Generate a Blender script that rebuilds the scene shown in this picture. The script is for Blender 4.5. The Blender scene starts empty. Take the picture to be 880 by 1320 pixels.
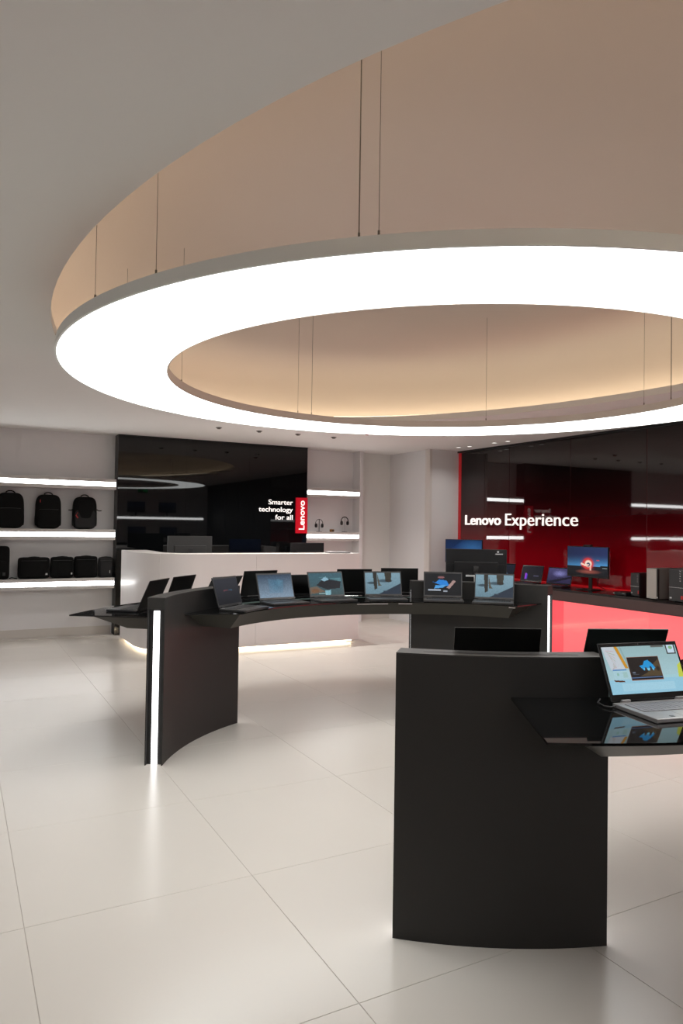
import bpy, bmesh, math, random
import numpy as np
from mathutils import Matrix, Vector
random.seed(7); rng = np.random.default_rng(7)
R = math.radians
SC = bpy.context.scene
COL = SC.collection
# ------------------------------------------------------------------ camera, world, exposure
F_PX, PITCH, ROLL, YAW = 924.3, .0204, -.015, .4929
cam = bpy.data.cameras.new('camera'); cam.sensor_fit = 'VERTICAL'; cam.sensor_height = 36
cam.lens = 36 * F_PX / 1320; cam.clip_start = .05; cam.clip_end = 100
camo = bpy.data.objects.new('camera', cam); COL.objects.link(camo)
cp, sp, cr, sr = math.cos(PITCH), math.sin(PITCH), math.cos(ROLL), math.sin(ROLL)
R0 = np.diag([1, -1, 1.]) @ np.array([[1, 0, 0], [0, cp, -sp], [0, sp, cp]]) @ np.array([[cr, -sr, 0], [sr, cr, 0], [0, 0, 1]])
cy_, sy_ = math.cos(YAW), math.sin(YAW)
def room(v): return Vector((v[0] * cy_ + v[2] * sy_, -v[0] * sy_ + v[2] * cy_, v[1]))
cx_, cu_, cb_ = room(R0 @ [1, 0, 0]), room(R0 @ [0, -1, 0]), room(R0 @ [0, 0, -1])
M4 = Matrix((cx_, cu_, cb_)).transposed().to_4x4(); M4.translation = (0, 0, 1.5)
camo.matrix_world = M4
SC.camera = camo
w = bpy.data.worlds.new('world'); SC.world = w; w.use_nodes = True
w.node_tree.nodes['Background'].inputs[0].default_value = (.9, .85, .8, 1)
w.node_tree.nodes['Background'].inputs[1].default_value = .05
SC.view_settings.view_transform = 'Standard'; SC.view_settings.look = 'None'
SC.view_settings.exposure = 0.13; SC.view_settings.gamma = 1.0; SC.view_settings.use_curve_mapping = False
RING_POWER, SHELF_POWER, COVE_POWER = 5.7, 11.5, 1.0

# ------------------------------------------------------------------ materials
def lin(c): return tuple(((v / 255) / 12.92 if v / 255 <= .04045 else ((v / 255 + .055) / 1.055) ** 2.4) for v in c[:3])
def mat(name, col, rough=.5, metal=0., coat=0., emis=None, es=0., spec=.5, coat_rough=.03):
    m = bpy.data.materials.new(name); m.use_nodes = True
    b = m.node_tree.nodes['Principled BSDF']
    b.inputs['Base Color'].default_value = (*col, 1); b.inputs['Roughness'].default_value = rough
    b.inputs['Metallic'].default_value = metal; b.inputs['Coat Weight'].default_value = coat
    b.inputs['Coat Roughness'].default_value = coat_rough
    b.inputs['Specular IOR Level'].default_value = spec
    if emis: b.inputs['Emission Color'].default_value = (*emis, 1); b.inputs['Emission Strength'].default_value = es
    return m
def noise_on(m, c1, c2, scale=3., bump=0., detail=4, obj=False, rough=None):
    nt = m.node_tree; b = nt.nodes['Principled BSDF']
    tc = nt.nodes.new('ShaderNodeTexCoord'); n = nt.nodes.new('ShaderNodeTexNoise')
    geo = nt.nodes.new('ShaderNodeNewGeometry')
    n.inputs['Scale'].default_value = scale; n.inputs['Detail'].default_value = detail
    nt.links.new(geo.outputs['Position'], n.inputs['Vector'])
    r = nt.nodes.new('ShaderNodeMix'); r.data_type = 'RGBA'
    r.inputs[6].default_value = (*c1, 1); r.inputs[7].default_value = (*c2, 1)
    nt.links.new(n.outputs['Fac'], r.inputs[0]); nt.links.new(r.outputs[2], b.inputs['Base Color'])
    if rough:
        mr = nt.nodes.new('ShaderNodeMapRange'); mr.inputs[3].default_value = rough[0]; mr.inputs[4].default_value = rough[1]
        nt.links.new(n.outputs['Fac'], mr.inputs[0]); nt.links.new(mr.outputs[0], b.inputs['Roughness'])
    if bump:
        bp = nt.nodes.new('ShaderNodeBump'); bp.inputs['Strength'].default_value = bump; bp.inputs['Distance'].default_value = .002
        n2 = nt.nodes.new('ShaderNodeTexNoise'); n2.inputs['Scale'].default_value = scale * 60
        nt.links.new(geo.outputs['Position'], n2.inputs['Vector'])
        nt.links.new(n2.outputs['Fac'], bp.inputs['Height']); nt.links.new(bp.outputs[0], b.inputs['Normal'])
    return m
M = {}
M['ceil'] = noise_on(mat('ceiling_paint', (.6, .56, .53), .9), (.83, .82, .80), (.87, .855, .835), .8)
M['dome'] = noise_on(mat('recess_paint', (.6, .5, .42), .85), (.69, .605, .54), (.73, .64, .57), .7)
M['wall'] = noise_on(mat('wall_paint', (.5, .47, .46), .8), (.76, .745, .75), (.80, .785, .79), 1.1)
M['wall2'] = noise_on(mat('wall_paint_warm', (.5, .47, .46), .8), (.76, .755, .73), (.80, .795, .765), 1.1)
M['trim'] = mat('skirting_paint', (.62, .58, .54), .55)
M['tile'] = noise_on(mat('porcelain_tile', (.62, .56, .51), .25), (.645, .60, .545), (.69, .645, .59), .9, .03, rough=(.2, .3))
M['grout'] = mat('grout', (.42, .37, .32), .8)
M['ringlight'] = mat('light_diffuser', (.9, .9, .9), .5, emis=(.955, .99, .985), es=RING_POWER)
M['ringmetal'] = mat('ring_fascia', (.86, .88, .85), .5)
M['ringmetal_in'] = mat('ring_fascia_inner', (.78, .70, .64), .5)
M['cable'] = mat('steel_cable', (.18, .16, .13), .5, .5)
M['shelfled'] = mat('shelf_led', (.9, .9, .9), .5, emis=(.98, .99, .985), es=SHELF_POWER)
M['shelf'] = mat('shelf_white', (.6, .57, .55), .45)
M['cove'] = mat('cove_led', (.9, .9, .9), .5, emis=(1, .84, .60), es=COVE_POWER * 5)
M['warmled'] = mat('plinth_led', (.9, .9, .9), .5, emis=(1, .84, .58), es=7.)
M['legled'] = mat('leg_led', (.9, .9, .9), .5, emis=(.98, .98, 1), es=3.0)
M['blackglass'] = mat('black_glass', (.003, .0035, .004), .02, spec=.42)
M['deckglass'] = mat('black_table_glass', (.004, .004, .004), .03, spec=.6)
M['glassedge'] = mat('glass_edge', (.03, .05, .045), .5, spec=.3)
M['charcoal'] = noise_on(mat('charcoal_laminate', (.02, .019, .018), .55), (.0185, .0172, .0160), (.0235, .022, .0205), 2.5, .04)
M['charcoallit'] = mat('charcoal_lit_cap', (.032, .030, .029), .42)  # lighter charcoal, standing in for lamp light on the cap tops
M['olive'] = mat('underbody_satin', (.028, .026, .020), .38)
M['groove'] = mat('black_groove', (.006, .006, .006), .4)
M['recwhite'] = mat('reception_white', (.84, .80, .79), .45, coat=.08, spec=.3)
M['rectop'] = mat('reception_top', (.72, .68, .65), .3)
M['fabric'] = noise_on(mat('black_fabric', (.008, .008, .008), .9, spec=.2), (.0035, .0035, .0035), (.007, .007, .007), 25, .3)
M['fabric2'] = noise_on(mat('grey_fabric', (.02, .02, .021), .85), (.010, .010, .011), (.017, .017, .018), 25, .3)
M['zip'] = mat('zip_black', (.03, .03, .03), .4)
M['redtab'] = mat('red_tab', (.5, .02, .02), .5)
M['whitetab'] = mat('white_tab', (.6, .6, .6), .4)
M['plastic'] = mat('black_plastic', (.008, .008, .009), .35)
M['lapdark'] = mat('laptop_dark', (.028, .028, .03), .38, .2)
M['lapgrey'] = mat('laptop_grey', (.075, .073, .073), .35, .5)
M['lapsilver'] = mat('laptop_silver', (.36, .34, .34), .35, .7)
M['lidblack'] = mat('laptop_lid_black', (.006, .006, .006), .3)
M['bezel'] = mat('screen_bezel', (.006, .006, .006), .15)
M['key'] = mat('key_dark', (.012, .012, .013), .5)
M['keysilver'] = mat('key_silver', (.2, .19, .2), .45, .3)
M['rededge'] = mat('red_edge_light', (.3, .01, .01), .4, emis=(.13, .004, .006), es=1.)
M['redglow'] = mat('added_red_glow', (.5, .01, .01), .4, emis=(1, .01, .02), es=.2)
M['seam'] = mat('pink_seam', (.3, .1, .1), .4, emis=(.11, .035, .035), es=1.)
M['redband'] = mat('counter_fascia', (.075, .045, .043), .45)
M['redtop'] = mat('counter_black_top', (.006, .004, .004), .05)
M['white'] = mat('letter_white', (.8, .8, .8), .5, emis=(.80, .74, .69), es=1.)
M['letterback'] = mat('letter_return', (.5, .48, .45), .4)
M['redplate'] = mat('red_plate', (.45, .005, .012), .35, emis=(.22, .0, .006), es=1.)
M['pcblack'] = mat('pc_black', (.012, .012, .013), .35)
M['pcgrey'] = mat('pc_front_grey', (.03, .03, .032), .4)
M['pcsilver'] = mat('pc_silver', (.42, .39, .36), .4, .3)
M['pcside'] = mat('pc_side_taupe', (.16, .14, .125), .5)
M['chrome'] = mat('chrome', (.6, .6, .6), .15, 1.)
M['monback'] = mat('monitor_back_grey', (.022, .022, .022), .4)
M['orange'] = mat('amber_plastic', (.30, .12, .02), .4)
M['green'] = mat('exit_green', (.0, .3, .1), .4, emis=(0, .6, .15), es=1.)
M['sprink'] = mat('ceiling_fitting', (.12, .11, .1), .4)
M['sprinkred'] = mat('fitting_red', (.4, .03, .03), .4)
M['downlight'] = mat('downlight', (.9, .9, .9), .4, emis=(1, .95, .9), es=1.1)
# red glass print: red at the counter fading into black at the top (a printed film)
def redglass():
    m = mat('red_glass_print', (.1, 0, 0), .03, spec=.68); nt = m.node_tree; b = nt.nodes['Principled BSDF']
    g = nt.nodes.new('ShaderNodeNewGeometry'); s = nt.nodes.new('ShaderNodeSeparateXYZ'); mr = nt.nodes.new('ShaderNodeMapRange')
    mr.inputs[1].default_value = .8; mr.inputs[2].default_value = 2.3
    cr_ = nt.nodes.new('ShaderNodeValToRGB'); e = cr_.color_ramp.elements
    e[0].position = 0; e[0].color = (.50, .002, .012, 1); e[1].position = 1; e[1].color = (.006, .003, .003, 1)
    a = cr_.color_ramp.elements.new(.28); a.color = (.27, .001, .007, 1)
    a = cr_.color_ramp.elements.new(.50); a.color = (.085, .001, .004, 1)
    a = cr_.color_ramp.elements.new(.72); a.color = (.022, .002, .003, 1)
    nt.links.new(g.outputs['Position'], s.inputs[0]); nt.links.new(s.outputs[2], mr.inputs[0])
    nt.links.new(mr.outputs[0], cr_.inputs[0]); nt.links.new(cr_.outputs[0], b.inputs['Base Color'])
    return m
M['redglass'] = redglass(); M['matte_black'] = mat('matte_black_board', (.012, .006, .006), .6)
M['coral'] = mat('backlit_coral_glass', (.45, .06, .06), .12, emis=(1, .15, .165), es=.84, coat=.3)
M['coral2'] = mat('backlit_red_glass', (.45, .03, .04), .12, emis=(1, .09, .11), es=.8, coat=.3)
def colmat():
    m = bpy.data.materials.new('screen_picture'); m.use_nodes = True; nt = m.node_tree; b = nt.nodes['Principled BSDF']
    a = nt.nodes.new('ShaderNodeAttribute'); a.attribute_name = 'Col'
    nt.links.new(a.outputs['Color'], b.inputs['Emission Color']); b.inputs['Emission Strength'].default_value = .84
    b.inputs['Base Color'].default_value = (.01, .01, .01, 1); b.inputs['Roughness'].default_value = .3; b.inputs['Specular IOR Level'].default_value = .15
    return m
M['screen'] = colmat()

# ------------------------------------------------------------------ mesh helpers
class B:
    def __init__(s): s.v = []; s.f = []; s.mi = []
    def add(s, vs, fs, mi=0):
        o = len(s.v); s.v += [tuple(v) for v in vs]; s.f += [tuple(i + o for i in f) for f in fs]; s.mi += [mi] * len(fs); return s
    def box(s, x0, x1, y0, y1, z0, z1, mi=0, bev=0):
        if bev > 0:
            bm = bmesh.new(); bmesh.ops.create_cube(bm, size=1)
            for v in bm.verts: v.co = ((x0 + x1) / 2 + v.co.x * (x1 - x0), (y0 + y1) / 2 + v.co.y * (y1 - y0), (z0 + z1) / 2 + v.co.z * (z1 - z0))
            bmesh.ops.bevel(bm, geom=bm.edges[:], offset=bev, segments=2, affect='EDGES', profile=.6)
            bm.verts.index_update()
            s.add([v.co[:] for v in bm.verts], [[v.index for v in f.verts] for f in bm.faces], mi); bm.free(); return s
        return s.add([(x0, y0, z0), (x1, y0, z0), (x1, y1, z0), (x0, y1, z0), (x0, y0, z1), (x1, y0, z1), (x1, y1, z1), (x0, y1, z1)],
                     [(0, 3, 2, 1), (4, 5, 6, 7), (0, 1, 5, 4), (1, 2, 6, 5), (2, 3, 7, 6), (3, 0, 4, 7)], mi)
    def prism(s, pts, z0, z1, mi=0):      # convex or simple polygon (ccw)
        n = len(pts)
        return s.add([(x, y, z0) for x, y in pts] + [(x, y, z1) for x, y in pts],
                     [tuple(range(n))[::-1], tuple(range(n, 2 * n))] + [(i, (i + 1) % n, n + (i + 1) % n, n + i) for i in range(n)], mi)
    def loft(s, secs, mi=0, closed_ends=True):   # list of closed sections of equal length
        n = len(secs[0]); o = []
        for a in secs: o += a
        fs = []
        for k in range(len(secs) - 1):
            for i in range(n): fs.append((k * n + i, k * n + (i + 1) % n, (k + 1) * n + (i + 1) % n, (k + 1) * n + i))
        if closed_ends: fs += [tuple(range(n))[::-1], tuple(range((len(secs) - 1) * n, len(secs) * n))]
        return s.add(o, fs, mi)
    def arc(s, r0, r1, a0, a1, z0, z1, c, n=40, mi=0, a0o=None, a1o=None):   # ring sector; a0o / a1o = end angles at r1
        a0o = a0 if a0o is None else a0o; a1o = a1 if a1o is None else a1o; secs = []
        for i in range(n + 1):
            t = i / n; a = R(a0 + (a1 - a0) * t); b = R(a0o + (a1o - a0o) * t)
            p = (c[0] + r0 * math.cos(a), c[1] + r0 * math.sin(a)); q = (c[0] + r1 * math.cos(b), c[1] + r1 * math.sin(b))
            secs.append([(p[0], p[1], z0), (q[0], q[1], z0), (q[0], q[1], z1), (p[0], p[1], z1)])
        return s.loft(secs, mi)
    def tube(s, path, r, n=8, mi=0):
        secs = []; P = [Vector(p) for p in path]
        for i, p in enumerate(P):
            d = (P[min(i + 1, len(P) - 1)] - P[max(i - 1, 0)]).normalized()
            u = d.cross(Vector((0, 0, 1)) if abs(d.z) < .9 else Vector((1, 0, 0))).normalized(); v = d.cross(u)
            secs.append([tuple(p + (u * math.cos(2 * math.pi * k / n) + v * math.sin(2 * math.pi * k / n)) * r) for k in range(n)])
        return s.loft(secs, mi)
    def cyl(s, x, y, z0, z1, r, n=20, mi=0, r1=None):
        r1 = r if r1 is None else r1
        return s.loft([[(x + r * math.cos(2 * math.pi * k / n), y + r * math.sin(2 * math.pi * k / n), z0) for k in range(n)],
                       [(x + r1 * math.cos(2 * math.pi * k / n), y + r1 * math.sin(2 * math.pi * k / n), z1) for k in range(n)]], mi)
    def pillow(s, w, d, h, e1=.35, e2=.3, cx=0, cy=0, cz=None, n=28, m=18, taper=0., mi=0):   # superellipsoid, base at z 0
        cz = h / 2 if cz is None else cz
        f = lambda c, e: math.copysign(abs(c) ** e, c)
        secs = []
        for j in range(1, m):
            t = -math.pi / 2 + math.pi * j / m; zz = f(math.sin(t), e1); k = f(math.cos(t), e1)
            tp = 1 - taper * (zz + 1) / 2
            secs.append([(cx + w / 2 * tp * k * f(math.cos(2 * math.pi * i / n), e2), cy + d / 2 * tp * k * f(math.sin(2 * math.pi * i / n), e2), cz + h / 2 * zz) for i in range(n)])
        return s.loft(secs, mi)
    def mesh(s, name, mats, smooth=False):
        me = bpy.data.meshes.new(name); me.from_pydata(s.v, [], s.f)
        for m in (mats if isinstance(mats, (list, tuple)) else [mats]): me.materials.append(m)
        me.polygons.foreach_set('material_index', s.mi)
        bm = bmesh.new(); bm.from_mesh(me); bmesh.ops.recalc_face_normals(bm, faces=bm.faces[:]); bm.to_mesh(me); bm.free()
        if smooth:
            me.polygons.foreach_set('use_smooth', [True] * len(me.polygons)); me.set_sharp_from_angle(angle=R(38))
        return me
    def obj(s, name, mats, parent=None, smooth=False, **k): return link(name, s.mesh(name, mats, smooth), parent, **k)
def link(name, me, parent=None, label=None, cat=None, group=None, kind=None, loc=None, rz=None):
    o = bpy.data.objects.new(name, me); COL.objects.link(o)
    if parent is not None: o.parent = parent
    if loc is not None: o.location = loc
    if rz is not None: o.rotation_euler = (0, 0, rz)
    for a, b in (('label', label), ('category', cat), ('group', group), ('kind', kind)):
        if b: o[a] = b
    return o
def thing(name, label, cat, loc=(0, 0, 0), rz=0, group=None): return link(name, None, None, label, cat, group, None, loc, rz)
def copy_tree(o, parent=None):
    c = o.copy(); COL.objects.link(c)
    if parent is not None: c.parent = parent
    for ch in [x for x in bpy.data.objects if x.parent == o]: copy_tree(ch, c)
    return c
# pictures on screens: painted in numpy, one colour per face of a flat grid
class Paint:
    def __init__(s, nx, ny, top, bot):
        s.nx, s.ny = nx, ny; y, x = np.mgrid[0:ny, 0:nx]; s.u = (x + .5) / nx; s.v = 1 - (y + .5) / ny     # v up
        t = s.v[..., None]; s.a = np.array(lin(bot)) * (1 - t) + np.array(lin(top)) * t
    def put(s, m, c, al=1.):
        al = m[..., None] * al; s.a = s.a * (1 - al) + np.array(lin(c)) * al; return s
    def rect(s, u0, u1, v0, v1, c, al=1.): return s.put(((s.u > u0) & (s.u < u1) & (s.v > v0) & (s.v < v1)).astype(float), c, al)
    def ell(s, u, v, a, b, c, al=1., soft=.12):
        d = np.hypot((s.u - u) / a, (s.v - v) / b); return s.put(np.clip((1 - d) / soft, 0, 1), c, al)
    def poly(s, pts, c, al=1.):
        ins = np.zeros(s.u.shape, bool); n = len(pts)
        for i in range(n):
            (x0, y0), (x1, y1) = pts[i], pts[(i + 1) % n]
            if y0 == y1: continue
            ins ^= ((y0 > s.v) != (y1 > s.v)) & (s.u < (x1 - x0) * (s.v - y0) / (y1 - y0) + x0)
        return s.put(ins.astype(float), c, al)
    def noise(s, k):
        s.a = np.clip(s.a * (1 + k * rng.standard_normal(s.u.shape)[..., None]), 0, 1); return s
    def mesh(s, name, w, h):      # in the XZ plane facing -Y, lower edge at z 0, centred in x
        nx, ny = s.nx, s.ny
        xs = np.linspace(-w / 2, w / 2, nx + 1); zs = np.linspace(h, 0, ny + 1); X, Z = np.meshgrid(xs, zs)
        V = np.stack([X, X * 0, Z], -1).reshape(-1, 3)
        i, j = np.meshgrid(np.arange(nx), np.arange(ny)); a = (j * (nx + 1) + i).ravel()
        Fc = np.stack([a, a + nx + 1, a + nx + 2, a + 1], 1)
        me = bpy.data.meshes.new(name); me.from_pydata(V.tolist(), [], Fc.tolist())
        ca = me.color_attributes.new('Col', 'FLOAT_COLOR', 'CORNER')
        c = np.concatenate([np.repeat(s.a.reshape(-1, 3), 4, 0), np.ones((nx * ny * 4, 1))], 1)
        ca.data.foreach_set('color', c.ravel().astype(np.float32)); me.materials.append(M['screen']); return me
# text as one mesh per letter
def text_mesh(body, size, ext=.004, offset=0.):
    cu = bpy.data.curves.new('t', 'FONT'); cu.body = body; cu.size = size; cu.extrude = ext; cu.offset = offset; cu.resolution_u = 6
    o = bpy.data.objects.new('t', cu); COL.objects.link(o); dg = bpy.context.evaluated_depsgraph_get()
    me = bpy.data.meshes.new_from_object(o.evaluated_get(dg)); bpy.data.objects.remove(o); bpy.data.curves.remove(cu); return me
def xr(me): xs = [v.co.x for v in me.vertices]; return min(xs), max(xs)
def letters(body, width, height, parent, mt, offset=0., ext=.004, cap='H', align='left'):
    """letters as children of parent in its local XZ plane facing -Y, width fitted, cap height fitted"""
    capm = text_mesh(cap, 1., 0, offset); ys = [v.co.y for v in capm.vertices]; hh = max(ys) - min(ys)
    full = text_mesh(body, 1., 0, offset); a, b = xr(full); sx = width / (b - a); sz = height / hh
    for i, ch in enumerate(body):
        if ch == ' ': continue
        me = text_mesh(ch, 1., ext / sz, offset); x1 = xr(me)[1]; X1 = xr(text_mesh(body[:i + 1], 1., 0, offset))[1]
        for v in me.vertices:
            x, y, z = v.co; v.co = ((x + X1 - x1 - a) * sx - (width if align == 'right' else 0), -z * sz - ext, y * sz)
        bm = bmesh.new(); bm.from_mesh(me); bmesh.ops.recalc_face_normals(bm, faces=bm.faces[:]); bm.to_mesh(me); bm.free()
        me.materials.clear(); me.materials.append(mt); link('letter', me, parent)

# ------------------------------------------------------------------ the room
H = 2.70; YB = 10.12; YF = 9.9; XR = 6.9; XL = -3.0; YN = -1.9
C = (2.69, 3.612)                        # centre of the round tables and of the ring lamp
floor = B().box(XL - .1, XR + .2, YN - .1, YB + .2, -.12, -.0015).obj('floor', M['grout'], kind='structure')
TX, TY = .896, .925
tile_cache = {}
def tile(x0, x1, y0, y1):
    k = (round(x1 - x0, 3), round(y1 - y0, 3))
    if k not in tile_cache:
        a, b, g = x1 - x0 - .002, y1 - y0 - .002, .001
        tile_cache[k] = B().add([(0, 0, -.012), (a, 0, -.012), (a, b, -.012), (0, b, -.012), (0, 0, -g), (a, 0, -g), (a, b, -g), (0, b, -g),
                                 (g, g, 0), (a - g, g, 0), (a - g, b - g, 0), (g, b - g, 0)],
                                [(0, 1, 5, 4), (1, 2, 6, 5), (2, 3, 7, 6), (3, 0, 4, 7), (4, 5, 9, 8), (5, 6, 10, 9), (6, 7, 11, 10), (7, 4, 8, 11), (8, 9, 10, 11)]).mesh('tile', M['tile'])
    link('tile', tile_cache[k], floor, loc=(x0 + .001, y0 + .001, 0))
xs = [.256 + TX * k for k in range(-4, 9)]; xs = [XL] + [x for x in xs if XL < x < XR - .05] + [XR + .02]
ys = [1.98 + TY * k for k in range(-5, 10)]; ys = [YN] + [y for y in ys if YN < y < YB - .05] + [YB]
for i in range(len(xs) - 1):
    for j in range(len(ys) - 1): tile(xs[i], xs[i + 1], ys[j], ys[j + 1])
# ceiling slab with an oval opening
EC, EA, EB = (2.913, 3.777), 2.497, 3.741
def ell(k, off, n=128):
    t = 2 * math.pi * k / n; return EC[0] + (EA + off) * math.cos(t), EC[1] + (EB + off) * math.sin(t)
def rectpt(k, n=128):
    t = 2 * math.pi * k / n; c_, s_ = math.cos(t), math.sin(t)
    X0, X1, Y0, Y1 = XL - .1, XR + .2, YN - .1, YB + .2
    ks = []
    if abs(c_) > 1e-9: ks.append(((X1 if c_ > 0 else X0) - EC[0]) / c_)
    if abs(s_) > 1e-9: ks.append(((Y1 if s_ > 0 else Y0) - EC[1]) / s_)
    m = min(k_ for k_ in ks if k_ > 0); return EC[0] + c_ * m, EC[1] + s_ * m
N = 128; b = B(); vs = []
outer = [rectpt(k) for k in range(N)]
for cxn, cyn in ((XL - .1, YN - .1), (XR + .2, YN - .1), (XR + .2, YB + .2), (XL - .1, YB + .2)):   # snap the nearest to each corner
    k = min(range(N), key=lambda i: (outer[i][0] - cxn) ** 2 + (outer[i][1] - cyn) ** 2); outer[k] = (cxn, cyn)
for z in (H, H + .06):
    vs += [(*ell(k, 0), z) for k in range(N)] + [(*outer[k], z) for k in range(N)]
fs = []
for k in range(N):
    j = (k + 1) % N
    fs += [(k, N + k, N + j, j), (2 * N + k, 2 * N + j, 3 * N + j, 3 * N + k), (k, j, 2 * N + j, 2 * N + k)]
b.add(vs, fs); ceiling = b.obj('ceiling', M['ceil'], kind='structure')
prof = [(.28, H + .055), (.28, 2.86), (.25, 3.0), (.18, 3.12), (.06, 3.21), (-.12, 3.27), (-.4, 3.30)]
vs = []; fs = []
for off, z in prof: vs += [(*ell(k, off), z) for k in range(N)]
vs.append((*EC, 3.30)); q = len(prof)
for p in range(q - 1):
    for k in range(N): j = (k + 1) % N; fs.append((p * N + k, p * N + j, (p + 1) * N + j, (p + 1) * N + k))
for k in range(N): fs.append(((q - 1) * N + k, (q - 1) * N + (k + 1) % N, len(vs) - 1))
B().add(vs, fs).obj('ceiling_recess', M['dome'], ceiling, smooth=True)
vs = []; fs = []
for off, z in ((.15, H + .062), (.19, H + .062), (.19, H + .085), (.15, H + .085)): vs += [(*ell(k, off), z) for k in range(N)]
for p in range(4):
    for k in range(N): j = (k + 1) % N; p2 = (p + 1) % 4; fs.append((p * N + k, p * N + j, p2 * N + j, p2 * N + k))
B().add(vs, fs).obj('cove_light', M['cove'], ceiling)
# walls
NX0, NX1, PX0, PX1, SX1 = -.35, 1.885, 1.9, 4.715, 5.70
B().box(XL - .1, 6.95, YB, YB + .1, 0, H).obj('wall_back', M['wall'], kind='structure')
B().box(XL, NX0, YF, YB, 0, H).obj('wall_back_left', M['wall'], kind='structure')
B().box(5.64, SX1, YF, YB, 0, H).obj('wall_back_right', M['wall'], kind='structure')
B().box(SX1 + .0, 6.36, YB - .03, YB, 0, H).obj('wall_passage', M['wall2'], kind='structure')
B().box(6.33, 6.9, 9.0, YB, 0, H).obj('wall_pillar', M['wall'], kind='structure')
B().prism([(6.31, 9.06), (6.31, 9.02), (6.345, 8.985), (6.385, 8.985), (6.385, 9.0), (6.33, 9.0), (6.33, 9.06)], 0, H).obj('trim_highlight', M['rectop'], kind='structure')  # pale strip stands in for the highlight along the pillar corner
B().box(XL - .1, XL, YN, YB, 0, H).obj('wall_left', M['wall'], kind='structure')
B().box(XL - .1, XR + .1, YN - .1, YN, 0, H).obj('wall_front', M['wall'], kind='structure')
B().box(NX0, NX1, YB - .012, YB, 0, .11, ).box(SX1, 6.33, YB - .045, YB - .03, 0, .1).obj('baseboard_back', M['trim'], kind='structure')
B().box(NX0, NX1 + .01, YF + .02, YB - .012, 0, .004).obj('trim_1', M['trim'], kind='structure')
# black glass panel on the back wall
pan = thing('glass_wall_panel', 'tall black mirror-like glass panel behind the white reception counter', 'wall panel', (PX0, YF, 0))
wd = (PX1 - PX0) / 3
for k in range(3): B().box(k * wd + .0005, (k + 1) * wd - .0005, 0, .02, .0, H - .012).obj('glass_panel', M['blackglass'], pan)
B().box(0, PX1 - PX0, .0205, .215, 0, H - .002).obj('backing_box', M['groove'], pan)
B().box(0, PX1 - PX0, -.012, .0, H - .014, H - .002).obj('top_channel', M['groove'], pan)
# right wall of red glass
wr = B().box(XR + .02, XR + .12, YN, YB, 0, H).obj('wall_right', M['plastic'], kind='structure')
edges = [8.93, 7.83, 6.68, 5.53, 4.38, 3.23, 2.08, .93, -.22, -1.37, YN]
for a, c_ in zip(edges[:-1], edges[1:]):
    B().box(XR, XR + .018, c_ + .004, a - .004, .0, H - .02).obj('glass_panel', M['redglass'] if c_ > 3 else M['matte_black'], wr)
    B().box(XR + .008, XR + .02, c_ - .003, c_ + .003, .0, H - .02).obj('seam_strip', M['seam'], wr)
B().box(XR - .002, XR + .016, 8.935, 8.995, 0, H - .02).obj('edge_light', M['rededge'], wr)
B().box(XR - .03, XR + .02, YN, 8.995, H - .03, H - .001).obj('top_channel', M['groove'], wr)

# ------------------------------------------------------------------ ring lamp
RZ = 2.371; RO, RI = 2.284, 1.706
ring = thing('ring_lamp', 'huge glowing white ring lamp hung on steel cables below the oval ceiling recess', 'lamp', (C[0], C[1], RZ))
b = B(); n = 180
b.loft([[(r * math.cos(2 * math.pi * k / n), r * math.sin(2 * math.pi * k / n), z) for r, z in ((RI + .008, .0), (RO - .008, .0), (RO - .008, .006), (RI + .008, .006))] for k in range(n + 1)], closed_ends=False)
b.obj('diffuser', M['ringlight'], ring)
def band(name, r0, r1, z0, z1, m):
    B().loft([[(r * math.cos(2 * math.pi * k / n), r * math.sin(2 * math.pi * k / n), z) for r, z in ((r0, z0), (r1, z0), (r1, z1), (r0, z1))] for k in range(n + 1)], closed_ends=False).obj(name, m, ring, smooth=True)
band('outer_fascia', RO - .007, RO, -.004, .05, M['ringmetal'])
band('outer_lip', RO, RO + .004, -.004, .006, M['ringmetal'])
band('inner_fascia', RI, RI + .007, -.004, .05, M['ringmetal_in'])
band('top_cover', RI + .007, RO - .007, .044, .05, M['ringmetal'])
def cable_at(r, a, thick=.0011, top=3.3):
    x, y = r * math.cos(R(a)), r * math.sin(R(a)); wx, wy = C[0] + x, C[1] + y
    e = ((wx - EC[0]) / EA) ** 2 + ((wy - EC[1]) / EB) ** 2
    inside = e < 1
    zt = ((3.30 if ((wx - EC[0]) / (EA - .4)) ** 2 + ((wy - EC[1]) / (EB - .4)) ** 2 < 1 else 3.26 - .25 * max(0, (math.sqrt(e) - .9) * 10)) if inside else H) - RZ
    B().tube([(x, y, .05), (x, y, zt)], thick, 6).obj('cable', M['cable'], ring)
    B().cyl(x, y, .048, .068, .004, 8).obj('cable_grip', M['cable'], ring)
for a in (-166.2, -155, -132.4, 137): cable_at(RO - .012, a)
for a in (145.6, 98.5, 42.9, -1.6): cable_at(RI + .015, a)
cable_at(RO - .015, -134.05, .002); cable_at(RI + .02, 94.0, .0016); cable_at(RI + .02, -9.6, .003)

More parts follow.
